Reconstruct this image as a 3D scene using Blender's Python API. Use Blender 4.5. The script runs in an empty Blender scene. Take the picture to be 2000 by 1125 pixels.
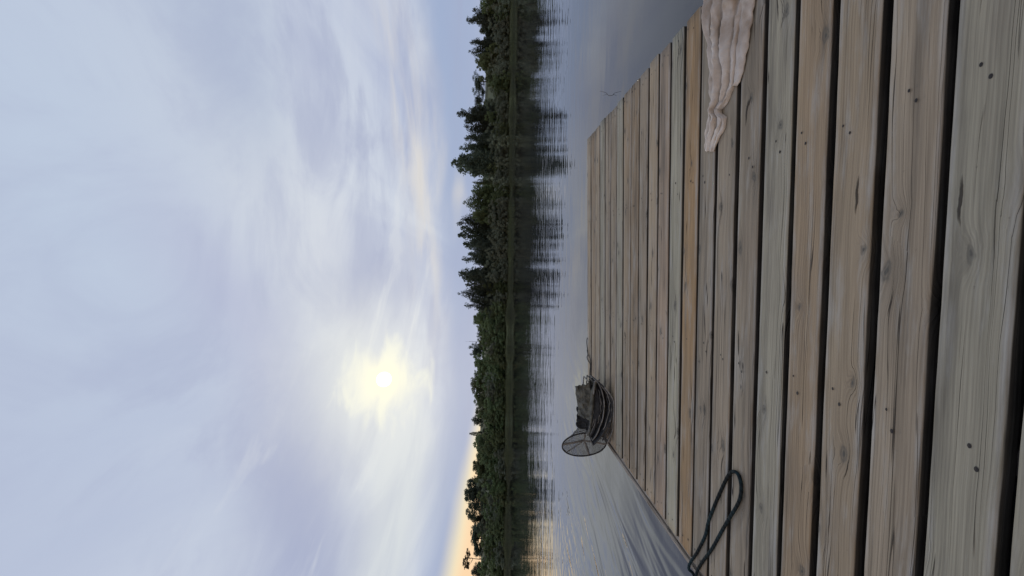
import bpy, bmesh, math, random
import numpy as np
from mathutils import Vector, Matrix, noise as mnoise
R_ = random.Random(7)
sc = bpy.context.scene
col = sc.collection
# ------------------------------------------------------------------ camera frame
F, CX, CY = 720.0, 562.5, 1000.0          # focal length and centre, pixels of the photo held upright
H = 1.22                                  # eye height above the water
s_h, b_h = 0.0114, -12.0 / F
def nrm(v): v = np.array(v, float); return v / np.linalg.norm(v)
up_c = nrm((s_h, -1, b_h)); fw_c = nrm(np.array((0, 0, 1.)) - up_c * up_c[2]); rt_c = np.cross(fw_c, up_c)
M = np.array([rt_c, fw_c, up_c])
C = np.array((0, 0, H))
def ray(x, y):                            # direction of a photo pixel (photo as stored, sideways)
    return M @ np.array((1125 - y - CX, x - CY, F))
cam = bpy.data.cameras.new('camera'); camo = bpy.data.objects.new('camera', cam); col.objects.link(camo)
ax = [M @ np.array(v, float) for v in ((0, 1, 0), (1, 0, 0), (0, 0, -1))]
camo.matrix_world = Matrix([[ax[0][i], ax[1][i], ax[2][i], C[i]] for i in range(3)] + [[0, 0, 0, 1]])
cam.sensor_fit = 'HORIZONTAL'; cam.sensor_width = 36; cam.lens = F / 2000 * 36; cam.clip_start = .02; cam.clip_end = 20000
sc.camera = camo
# deck frame: x along the boards, y away from the viewer, z out of the deck
HD, PITCH, Z0, XL, XR = .9153, .1321 * .9153, .6012 * .9153, -1.4815 * .9153, 1.1405 * .9153
def rotm(rx, ry, rz):
    cx, sx, cy, sy, cz, sz = math.cos(rx), math.sin(rx), math.cos(ry), math.sin(ry), math.cos(rz), math.sin(rz)
    return np.array([[1, 0, 0], [0, cx, -sx], [0, sx, cx]]) @ np.array([[cy, 0, sy], [0, 1, 0], [-sy, 0, cy]]) @ np.array([[cz, -sz, 0], [sz, cz, 0], [0, 0, 1]])
RD = rotm(.0769, .0679, -.0219)
dx, dy, dz = [M @ (RD @ np.array(v, float)) for v in ((1, 0, 0), (0, 0, 1), (0, -1, 0))]
d0 = C + M @ (RD @ np.array((0, HD, 0)))
DECK = Matrix([[dx[i], dy[i], dz[i], d0[i]] for i in range(3)] + [[0, 0, 0, 1]])
def dk(x, y, lift=0.0):                   # photo pixel -> point of the deck, in deck coordinates
    r = ray(x, y); t = (lift - np.dot(C - d0, dz)) / np.dot(r, dz); p = C + t * r - d0
    return Vector((np.dot(p, dx), np.dot(p, dy), lift))
# ------------------------------------------------------------------ node helper
class V:
    def __init__(s, nt, k): s.nt, s.k = nt, k
    def op(s, o, *a, clamp=False):
        n = s.nt.nodes.new('ShaderNodeMath'); n.operation = o; n.use_clamp = clamp
        for i, q in enumerate((s,) + a):
            if isinstance(q, V): s.nt.links.new(q.k, n.inputs[i])
            else: n.inputs[i].default_value = q
        return V(s.nt, n.outputs[0])
    def __add__(s, o): return s.op('ADD', o)
    __radd__ = __add__
    def __sub__(s, o): return s.op('SUBTRACT', o)
    def __mul__(s, o): return s.op('MULTIPLY', o)
    __rmul__ = __mul__
    def __truediv__(s, o): return s.op('DIVIDE', o)
    def rsub(s, o): return (s * -1.0) + o
    def exp(s): return s.op('EXPONENT')
    def abs(s): return s.op('ABSOLUTE')
    def clamp(s): return s.op('ADD', 0.0, clamp=True)
    def step(s, a, b):
        n = s.nt.nodes.new('ShaderNodeMapRange'); n.interpolation_type = 'SMOOTHSTEP'
        s.nt.links.new(s.k, n.inputs[0]); n.inputs[1].default_value = a; n.inputs[2].default_value = b
        return V(s.nt, n.outputs[0])
def comb(nt, x, y, z):
    n = nt.nodes.new('ShaderNodeCombineXYZ')
    for i, q in enumerate((x, y, z)):
        if isinstance(q, V): nt.links.new(q.k, n.inputs[i])
        else: n.inputs[i].default_value = q
    return V(nt, n.outputs[0])
def sep(nt, v):
    n = nt.nodes.new('ShaderNodeSeparateXYZ'); nt.links.new(v.k, n.inputs[0]); return [V(nt, o) for o in n.outputs]
def noise(nt, vec, scale, detail=3, rough=.55, dist=0.0, colour=False):
    n = nt.nodes.new('ShaderNodeTexNoise'); nt.links.new(vec.k, n.inputs['Vector'])
    n.inputs['Scale'].default_value = scale; n.inputs['Detail'].default_value = detail
    n.inputs['Roughness'].default_value = rough; n.inputs['Distortion'].default_value = dist
    return V(nt, n.outputs['Color' if colour else 'Fac'])
def mix(nt, f, a, b, mode='MIX'):
    n = nt.nodes.new('ShaderNodeMix'); n.data_type = 'RGBA'; n.blend_type = mode
    for i, q in ((0, f), (6, a), (7, b)):
        if isinstance(q, V): nt.links.new(q.k, n.inputs[i])
        elif i == 0: n.inputs[0].default_value = q
        else: n.inputs[i].default_value = (*q, 1)
    return V(nt, n.outputs[2])
def attr(nt, name, out='Vector'):
    n = nt.nodes.new('ShaderNodeAttribute'); n.attribute_name = name; return V(nt, n.outputs[out])
def bump(nt, h, strength, dist, normal=None):
    n = nt.nodes.new('ShaderNodeBump'); n.inputs['Strength'].default_value = strength; n.inputs['Distance'].default_value = dist
    nt.links.new(h.k, n.inputs['Height'])
    if normal: nt.links.new(normal.k, n.inputs['Normal'])
    return V(nt, n.outputs[0])
def mat(name):
    m = bpy.data.materials.new(name); m.use_nodes = True
    nt = m.node_tree; return m, nt, nt.nodes['Principled BSDF']
def lk(nt, v, sock): nt.links.new(v.k, sock)
def srgb(r, g, b):
    return tuple(((c / 255 + .055) / 1.055) ** 2.4 if c > 10 else c / 255 / 12.92 for c in (r, g, b))
def geo_pos(nt):
    n = nt.nodes.new('ShaderNodeNewGeometry'); return V(nt, n.outputs['Position'])
# ------------------------------------------------------------------ object helper
def tag(o, label=None, cat=None, group=None, kind=None):
    if label: o['label'] = label
    if cat: o['category'] = cat
    if group: o['group'] = group
    if kind: o['kind'] = kind
    return o
def empty(name, mw=None, loc=None):
    o = bpy.data.objects.new(name, None); col.objects.link(o); o.empty_display_size = .1
    if mw is not None: o.matrix_world = mw
    if loc is not None: o.location = loc
    return o
class MB:
    def __init__(s): s.v, s.f, s.att = [], [], {}
    def tube(s, pts, rad, n=8, cap=True):
        pts = [Vector(p) for p in pts]; base = len(s.v); N = len(pts); prev = None
        for i, p in enumerate(pts):
            t = (pts[min(i + 1, N - 1)] - pts[max(i - 1, 0)]).normalized()
            if prev is None: a = t.orthogonal().normalized()
            else: a = (prev - t * prev.dot(t)).normalized()
            prev = a; b = t.cross(a); r = rad(i / (N - 1)) if callable(rad) else rad
            for k in range(n):
                w = 2 * math.pi * k / n; s.v.append(p + (a * math.cos(w) + b * math.sin(w)) * r)
        for i in range(N - 1):
            for k in range(n):
                k2 = (k + 1) % n; s.f.append((base + i * n + k, base + i * n + k2, base + (i + 1) * n + k2, base + (i + 1) * n + k))
        if cap: s.f.append(tuple(base + k for k in range(n))[::-1]); s.f.append(tuple(base + (N - 1) * n + k for k in range(n)))
    def grid(s, fn, nu, nv):
        base = len(s.v)
        for i in range(nu + 1):
            for j in range(nv + 1): s.v.append(Vector(fn(i / nu, j / nv)))
        for i in range(nu):
            for j in range(nv):
                a = base + i * (nv + 1) + j; s.f.append((a, a + nv + 1, a + nv + 2, a + 1))
    def box(s, lo, hi):
        b = len(s.v)
        for z in (lo[2], hi[2]):
            for x, y in ((lo[0], lo[1]), (hi[0], lo[1]), (hi[0], hi[1]), (lo[0], hi[1])): s.v.append(Vector((x, y, z)))
        s.f += [(b, b + 3, b + 2, b + 1), (b + 4, b + 5, b + 6, b + 7)] + [(b + k, b + (k + 1) % 4, b + 4 + (k + 1) % 4, b + 4 + k) for k in range(4)]
    def build(s, name, m, parent=None, smooth=True):
        me = bpy.data.meshes.new(name); me.from_pydata([tuple(v) for v in s.v], [], s.f)
        for a, (ty, vals) in s.att.items():
            at = me.attributes.new(a, ty, 'POINT'); flat = np.array(vals, np.float32).ravel()
            at.data.foreach_set('vector' if ty == 'FLOAT_VECTOR' else 'color', flat)
        if smooth: me.polygons.foreach_set('use_smooth', [True] * len(me.polygons))
        me.materials.append(m); me.update()
        o = bpy.data.objects.new(name, me); col.objects.link(o)
        if parent: o.parent = parent
        return o
def spline(pts, n):                       # Catmull-Rom through pts
    pts = [Vector(p) for p in pts]; out = []; N = len(pts) - 1
    for i in range(n + 1):
        t = i / n * N; k = min(int(t), N - 1); t -= k
        p0, p1, p2, p3 = pts[max(k - 1, 0)], pts[k], pts[k + 1], pts[min(k + 2, N)]
        out.append(.5 * ((2 * p1) + (p2 - p0) * t + (2 * p0 - 5 * p1 + 4 * p2 - p3) * t * t + (3 * p1 - p0 - 3 * p2 + p3) * t ** 3))
    return out
def lerp_tab(tab, s):
    for (a, va), (b, vb) in zip(tab, tab[1:]):
        if s <= b: return va + (vb - va) * (s - a) / (b - a)
    return tab[-1][1]
# ------------------------------------------------------------------ world: evening sky seen through thin cloud
SUN = nrm(ray(750, 741)); s_az, s_el = math.atan2(SUN[0], SUN[1]), math.asin(SUN[2])
def azel(x, y): d = nrm(ray(x, y)); return math.atan2(d[0], d[1]), math.asin(d[2])
w = bpy.data.worlds.new('World'); sc.world = w; w.use_nodes = True; nt = w.node_tree
bg = nt.nodes['Background']
tc = nt.nodes.new('ShaderNodeTexCoord'); D = V(nt, tc.outputs['Generated'])
X, Y, Z = sep(nt, D)
Zp = Z.op('MAXIMUM', 0.0)
sky = nt.nodes.new('ShaderNodeTexSky'); sky.sky_type = 'NISHITA'; sky.sun_disc = False
sky.sun_elevation = s_el; sky.sun_rotation = s_az; sky.air_density = 1.0; sky.dust_density = 1.5
skyc = mix(nt, 1.0, V(nt, sky.outputs[0]), (.05, .05, .05), 'MULTIPLY')
az = X.op('ARCTAN2', Y); el = Zp.op('ARCSINE')
inv = (Zp + .16)
pl = comb(nt, X / inv, Y / inv, 0.0)
warp = noise(nt, pl, .55, 3, colour=True); wx, wy, wz = sep(nt, warp)
azw = az + (wx - .5) * .42; elw = el + (wy - .5) * .22
def blob(x, y, sx, sy, a=None, e=None, rot=0.0):      # soft patch of cloud centred where the photo shows it
    a0, e0 = azel(x, y)
    du = (a if a is not None else azw) - a0; dv = (e if e is not None else elw) - e0
    c, s = math.cos(rot), math.sin(rot)
    p = (du * c + dv * s) / (sx / F); q = (dv * c - du * s) / (sy / F)
    return ((p * p + q * q) * -1.0).exp()
low = (el + (wz - .5) * .10).step(.235, .12)
# glow of the sun behind the veil
n = nt.nodes.new('ShaderNodeVectorMath'); n.operation = 'DOT_PRODUCT'; nt.links.new(D.k, n.inputs[0]); n.inputs[1].default_value = tuple(SUN)
ang = V(nt, n.outputs['Value']).op('MINIMUM', 1.0).op('ARCCOSINE')
def g(a, r): q = a / r; return (q * q * -1.0).exp()
# cloud streaks fan out from the light, drawn out along the wind
wa = s_az + .16; sw, cw = math.sin(wa), math.cos(wa)
rotv = comb(nt, (X * sw + Y * cw) / inv * .62, (X * cw - Y * sw) / inv * 2.1 + 11.7, 6.0)
n1 = noise(nt, rotv, 1.0, 5, .52, .5); n2 = noise(nt, pl, 2.2, 6, .6, .8); n3 = noise(nt, comb(nt, az * 2.0, el * 16.0, 0.0), 1.6, 4, .55, .3)
c_light, c_mid, c_dark = srgb(210, 218, 231), srgb(192, 202, 226), srgb(168, 176, 205)
base = mix(nt, n1.step(.30, .68) * (g(ang, .75) * .45 + .55) * (el.step(.95, .45) * .75 + .25), srgb(184, 193, 217), c_light)
base = mix(nt, n2.step(.48, .74) * .55, base, c_dark)
base = mix(nt, blob(0, 250, 700, 260) * .55, base, srgb(197, 214, 232))
base = mix(nt, blob(620, 480, 330, 140, rot=.25) * .75, base, srgb(222, 226, 232))
base = mix(nt, blob(590, 980, 190, 75, rot=.45) * .85, base, srgb(165, 174, 203))
base = mix(nt, blob(455, 610, 230, 60, rot=.4) * .55, base, srgb(182, 187, 214))
base = mix(nt, blob(420, 40, 230, 70) * .5, base, srgb(168, 183, 208))
base = mix(nt, n2.step(.40, .62) * el.step(.25, .42) * .35, base, srgb(172, 180, 208))
base = mix(nt, blob(630, 1000, 190, 70, rot=.35) * .6, base, srgb(166, 174, 203))
base = mix(nt, blob(770, 560, 70, 60) * .6, base, srgb(172, 180, 206))
base = mix(nt, blob(770, 1040, 190, 38) * .6, base, srgb(222, 226, 228))
base = mix(nt, low * .93, base, srgb(163, 176, 206))
base = mix(nt, el.step(.10, .04) * .6, base, srgb(180, 191, 217))
ns = noise(nt, comb(nt, az * 1.6 - el * 1.2, el * 9.0 + az * 1.4, 5.0), 1.5, 5, .55, .6)
base = mix(nt, ns.step(.46, .66) * el.step(.62, .30) * .55, base, srgb(165, 173, 202))
base = mix(nt, ns.step(.46, .30) * el.step(.75, .30) * el.step(.14, .22) * g(ang, .55) * .75, base, srgb(226, 230, 234))
base = mix(nt, blob(700, 540, 60, 110, rot=.5) * .5, base, srgb(172, 180, 207))
base = mix(nt, blob(700, 760, 150, 90, rot=.3) * .7, base, srgb(226, 230, 228))

base = mix(nt, blob(870, 120, 260, 34) * .6, base, srgb(160, 178, 210))
base = mix(nt, blob(815, 330, 240, 26, rot=.06) * n3.step(.3, .7) * 1.1, base, srgb(228, 224, 218))
base = mix(nt, blob(790, 1010, 200, 45) * .7, base, srgb(218, 224, 226))
base = mix(nt, blob(893, 410, 40, 12) * .6, base, srgb(214, 212, 212))
base = mix(nt, n3.step(.5, .75) * el.step(.34, .15) * .35, base, srgb(166, 176, 203))
a0_, e0_ = azel(922, 875); a1_, e1_ = azel(868, 1125)      # clear strip of sunset under the edge of the cloud
top_ = (az - a0_) * ((e1_ - e0_) / (a1_ - a0_)) + e0_ + .006 + (wy - .5) * .03
strip = (top_ - el)
base = mix(nt, strip.step(-.020, .030), base, srgb(246, 232, 196))
base = mix(nt, strip.step(.008, .05), base, (1.0, .70, .43))
sky_share = mix(nt, .955, skyc, base)
away = Y.step(-.1, -.9)          # the cloud is thicker and greyer on the side away from the sun
sky_share = mix(nt, away * .15, sky_share, srgb(120, 124, 134))
halo_n = noise(nt, comb(nt, az * 5.0, el * 14.0, 2.0), 1.6, 4, .55, .5)
angw = ang + (halo_n - .5) * .20
glow = mix(nt, g(angw, .21) * .34 * (el + (wz - .5) * .12).step(.16, .27), sky_share, (.88, .89, .84))
glow = mix(nt, angw.step(.118, .026), glow, (.97, .96, .82))
glow = mix(nt, g(ang, .040) * .9, glow, (1.2, 1.12, .80))
glow = mix(nt, ang.step(.019, .013), glow, (6.0, 5.7, 5.0))
below = Z.step(-.02, -.10)
glow = mix(nt, below, glow, (.03, .035, .035))
lk(nt, glow, bg.inputs[0]); bg.inputs[1].default_value = 1.0
sun = bpy.data.lights.new('sun', 'SUN'); sun.energy = .5; sun.angle = math.radians(4); sun.color = (1, .93, .80)
so = bpy.data.objects.new('sun', sun); col.objects.link(so); so.rotation_euler = Vector(SUN).to_track_quat('Z', 'Y').to_euler()
# ------------------------------------------------------------------ water
wm, nt, b = mat('lake_water')
b.inputs['Base Color'].default_value = (.028, .030, .033, 1); b.inputs['Roughness'].default_value = .02; b.inputs['IOR'].default_value = 1.42
P = geo_pos(nt); X, Y, Z = sep(nt, P)
dist = (X * X + Y * Y).op('SQRT')
shore = Y.step(70, 84) * Y.step(94.2, 93)
mid = dist.step(4.8, 12) * (dist + X * .30).step(40, 11)
gust = noise(nt, comb(nt, X * .35, Y * .9, 0.0), .12, 3).step(.40, .62)
fine = noise(nt, comb(nt, X * .35, Y * 1.3, 0.0), 3.2, 2, .5)
swell = noise(nt, comb(nt, X * .45, Y, 0.0), .75, 2, .5)
# slow wavelets pushed out along the left-hand side of the dock
nl = noise(nt, comb(nt, X * 2.6 - Y * .65, Y * .60 + X * .15, 0.0), 1.0, 2, .45, 1.0)
side = X.step(-.4, -1.4) * Y.step(9, 3.0)
hgt = fine * (mid * (gust * .6 + .4) * .0140 + .0009) + swell * (mid * .012 + .0022) + nl * side * (noise(nt, comb(nt, X * .8, Y * .5, 3.0), 1.0, 2).step(.35, .6) * .6 + .4) * .036 + noise(nt, comb(nt, X * 5.0, Y * 13.0, 0.0), 1.0, 2) * dist.step(9.5, 6) * X.step(.6, -.2) * .0007 + noise(nt, comb(nt, X, Y * 1.5, 0.0), 3.0, 2) * shore * .02
nb = bump(nt, hgt, 1.0, 1.0); lk(nt, nb, b.inputs['Normal'])
mb = MB(); S = 6000
mb.v = [Vector(p) for p in ((-S, -S, 0), (S, -S, 0), (S, S, 0), (-S, S, 0))]; mb.f = [(0, 1, 2, 3)]
tag(mb.build('water', wm), kind='structure')
# ------------------------------------------------------------------ far bank
def ground_h(x, y):
    t = y - 95 - 1.2 * math.sin(x * .09) - .8 * math.sin(x * .23 + 1)
    if t < 0: return max(-1.5, t * .18)
    z = .25 * min(t, 1.5) + .165 * max(0, min(t, 66)) + .02 * max(0, min(t - 66, 200))
    return z + .5 * math.sin(x * .05 + y * .03) * min(1, t / 30)
gm, nt, b = mat('meadow')
P = geo_pos(nt)
a = mix(nt, noise(nt, P, .05, 4).step(.4, .6), (.045, .060, .022), (.090, .098, .036))
a = mix(nt, noise(nt, P, 1.2, 4).step(.35, .7) * .5, a, (.035, .050, .018))
lk(nt, a, b.inputs['Base Color']); b.inputs['Roughness'].default_value = .95
mb = MB()
ys = [85 + i * 2.5 for i in range(50)] + [220, 260, 330, 450, 700, 1200]
def gfn(u, v):
    x = (u - .5) * 2; x = (abs(x) ** 1.6) * (1 if x > 0 else -1) * 900; y = ys[int(round(v * (len(ys) - 1)))]
    return (x, y, ground_h(x, y))
mb.grid(gfn, 240, len(ys) - 1); tag(mb.build('ground', gm), kind='structure')
# ------------------------------------------------------------------ foliage
def leaf_mat(name, c0, c1):
    m, nt, b = mat(name)
    t = attr(nt, 'tone', 'Fac'); oi = nt.nodes.new('ShaderNodeObjectInfo'); rnd = V(nt, oi.outputs['Random'])
    c = mix(nt, t, c0, c1)
    hsv = nt.nodes.new('ShaderNodeHueSaturation'); lk(nt, c, hsv.inputs['Color'])
    lk(nt, rnd * .05 + .475, hsv.inputs['Hue']); lk(nt, rnd * .5 + .75, hsv.inputs['Value'])
    nt.links.new(hsv.outputs[0], b.inputs['Base Color']); b.inputs['Roughness'].default_value = .7; b.inputs['Specular IOR Level'].default_value = .25
    tr = nt.nodes.new('ShaderNodeBsdfTranslucent'); nt.links.new(hsv.outputs[0], tr.inputs[0])
    mx = nt.nodes.new('ShaderNodeMixShader'); mx.inputs[0].default_value = .50
    nt.links.new(b.outputs[0], mx.inputs[1]); nt.links.new(tr.outputs[0], mx.inputs[2])
    nt.links.new(mx.outputs[0], nt.nodes['Material Output'].inputs[0]); return m
LM = {'dark': leaf_mat('dark_leaves', (0.0616, 0.0806, 0.056), (0.1288, 0.1546, 0.1064)),
      'mid': leaf_mat('green_leaves', (.108, .138, .066), (.205, .245, .115)),
      'grey': leaf_mat('willow_leaves', (0.1512, 0.1736, 0.1176), (0.2632, 0.2856, 0.2016)),
      'brown': leaf_mat('pine_needles', (.040, .040, .022), (.075, .075, .045))}
bm_, nt, b = mat('bark'); P = geo_pos(nt)
lk(nt, mix(nt, noise(nt, P, 3.0, 4), (.05, .042, .035), (.16, .14, .12)), b.inputs['Base Color']); b.inputs['Roughness'].default_value = .9
def leaves(clumps, size, per, rng):
    mb = MB(); tone = []
    for (c, r, sq) in clumps:
        ct = rng.random()
        for _ in range(max(5, int(1.5 * per * (r / .08) ** 1.7))):
            d = Vector((rng.gauss(0, 1), rng.gauss(0, 1), rng.gauss(0, 1))).normalized() * r * rng.random() ** .45
            p = Vector(c) + Vector((d.x, d.y, d.z * sq)); s = size * rng.uniform(.6, 1.35)
            a = Vector((rng.gauss(0, 1), rng.gauss(0, 1), rng.gauss(0, 1))).normalized(); e = a.orthogonal().normalized()
            i = len(mb.v); mb.v += [p + a * s, p + e * s * .55, p - a * s * .9, p - e * s * .5]; mb.f.append((i, i + 1, i + 2, i + 3))
            t = min(1, max(0, .35 * ct + .65 * rng.random())); tone += [(t, t, t, 1)] * 4
    mb.att['tone'] = ('FLOAT_COLOR', tone); return mb
def limbs(tips, base_r, rng, top=.92):
    mb = MB(); trunk = spline([(0, 0, 0), (rng.uniform(-.015, .015), 0, top * .35), (rng.uniform(-.02, .02), rng.uniform(-.02, .02), top * .7), (0, 0, top)], 9)
    mb.tube(trunk, lambda t: base_r * (1 - .88 * t), 7)
    for q in tips:
        k = max(1, min(8, int((q[2] - .12) / top * 9))); a = trunk[k]; q = Vector(q)
        mb.tube([a, a.lerp(q, .5) + Vector((0, 0, -.02)), q], lambda t: base_r * .42 * (1 - .8 * t), 5)
    return mb
def make_kind(kind, seed):
    rng = random.Random(seed); cl = []
    if kind == 'birch':                   # several upright leaders, ragged tips; half width about .25
        lead = [(0, 0, 1.0)] + [(rng.uniform(-.19, .19), rng.uniform(-.19, .19), rng.uniform(.62, .95)) for _ in range(5)]
        for (x, y, t) in lead:
            z = .16
            while z < t:
                r = .042 + .085 * (1 - z / t) ** .75; o = .05 + .11 * (1 - z / t)
                f = min(1, z / .5)
                for _ in range(2): cl.append(((x * f + rng.gauss(0, o * .55), y * f + rng.gauss(0, o * .55), z + rng.uniform(-.02, .02)), r * rng.uniform(.6, 1.2), 1.0))
                z += .04
            for _ in range(2): cl.append(((x + rng.gauss(0, .02), y + rng.gauss(0, .02), t - rng.random() * .06), .018, 2.0))
        size, per, br = .020, 34, .020
    elif kind in ('round', 'leafy', 'bush'):
        n = {'round': 70, 'leafy': 75, 'bush': 60}[kind]
        lo = {'round': .25, 'leafy': .12, 'bush': .0}[kind]
        lobes = [(0, 0, .62, .32)] + [(rng.uniform(-.26, .26), rng.uniform(-.26, .26), rng.uniform(lo + .2, .78), rng.uniform(.15, .24)) for _ in range(8)]
        for _ in range(n):
            L = rng.choice(lobes); d = Vector((rng.gauss(0, 1), rng.gauss(0, 1), rng.gauss(0, 1) + .25)).normalized() * L[3]
            z = L[2] + d.z
            if z < lo * .6 or z > .98: continue
            cl.append(((L[0] + d.x, L[1] + d.y, z), rng.uniform(.05, .10), .85))
        if kind != 'bush':
            for L in lobes: cl.append((L[:3], L[3] * .8, .9))
        if kind == 'bush':
            for _ in range(26): cl.append(((rng.uniform(-.42, .42), rng.uniform(-.42, .42), rng.uniform(.03, .35)), .09, .9))
        size, per, br = {'round': .022, 'leafy': .024, 'bush': .034}[kind], 46, .024
    elif kind == 'spruce':
        z = .08
        while z < .98:
            R = .20 * (1 - z) + .012
            for k in range(9):
                a = rng.random() * 6.28; r = R * rng.uniform(.3, 1)
                cl.append(((math.cos(a) * r, math.sin(a) * r, z - r * .35), .02 + .03 * (1 - z), .8))
            z += .045
        size, per, br = .020, 60, .016
    else:                                 # pine: bare stem, open umbrella of tufts
        for _ in range(30):
            a = rng.random() * 6.28; r = .30 * rng.random() ** .6
            cl.append(((math.cos(a) * r, math.sin(a) * r, .72 + .24 * rng.random() - r * .25), rng.uniform(.035, .07), .6))
        size, per, br = .022, 40, .018
    crown = leaves(cl, size, per, rng)
    tips = [c[0] for c in rng.sample(cl, 9)]
    return crown, limbs(tips, br, rng)
PROTO = {}
def tree_mesh(kind, tone, var):
    key = (kind, tone, var)
    if key not in PROTO:
        cr, li = make_kind(kind, hash_seed(kind, var))
        c = cr.build('crown', LM[tone], smooth=False); t = li.build('trunk', bm_) if kind != 'bush' else None
        PROTO[key] = (c.data, t.data if t else None); col.objects.unlink(c); bpy.data.objects.remove(c)
        if t: col.objects.unlink(t); bpy.data.objects.remove(t)
    return PROTO[key]
def hash_seed(kind, var): return sum(ord(c) * (i + 3) for i, c in enumerate(kind)) * 31 + var * 977
def put_tree(name, kind, tone, var, x, y, xtop, Dd, wpx, label, cat, group=None, depth=None):
    r = ray(xtop, y); r = r / r[1]; px, pz = r[0] * Dd, H + r[2] * Dd
    gz = ground_h(px, Dd) - .15; h = max(1.2, pz - gz); wid = wpx / F * Dd
    cm, tm = tree_mesh(kind, tone, var)
    e = empty(name, loc=(px, Dd, gz)); tag(e, label, cat, group)
    ext = {'birch': .60, 'round': .86, 'leafy': .86, 'spruce': .42, 'pine': .66, 'bush': .92}[kind]
    e.rotation_euler.z = R_.random() * 6.28; k = wid / ext
    e.scale = (k, k, h)
    for nm, me in (('trunk', tm), ('crown', cm)):
        if me: o = bpy.data.objects.new(nm, me); col.objects.link(o); o.parent = e
    return e
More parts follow.
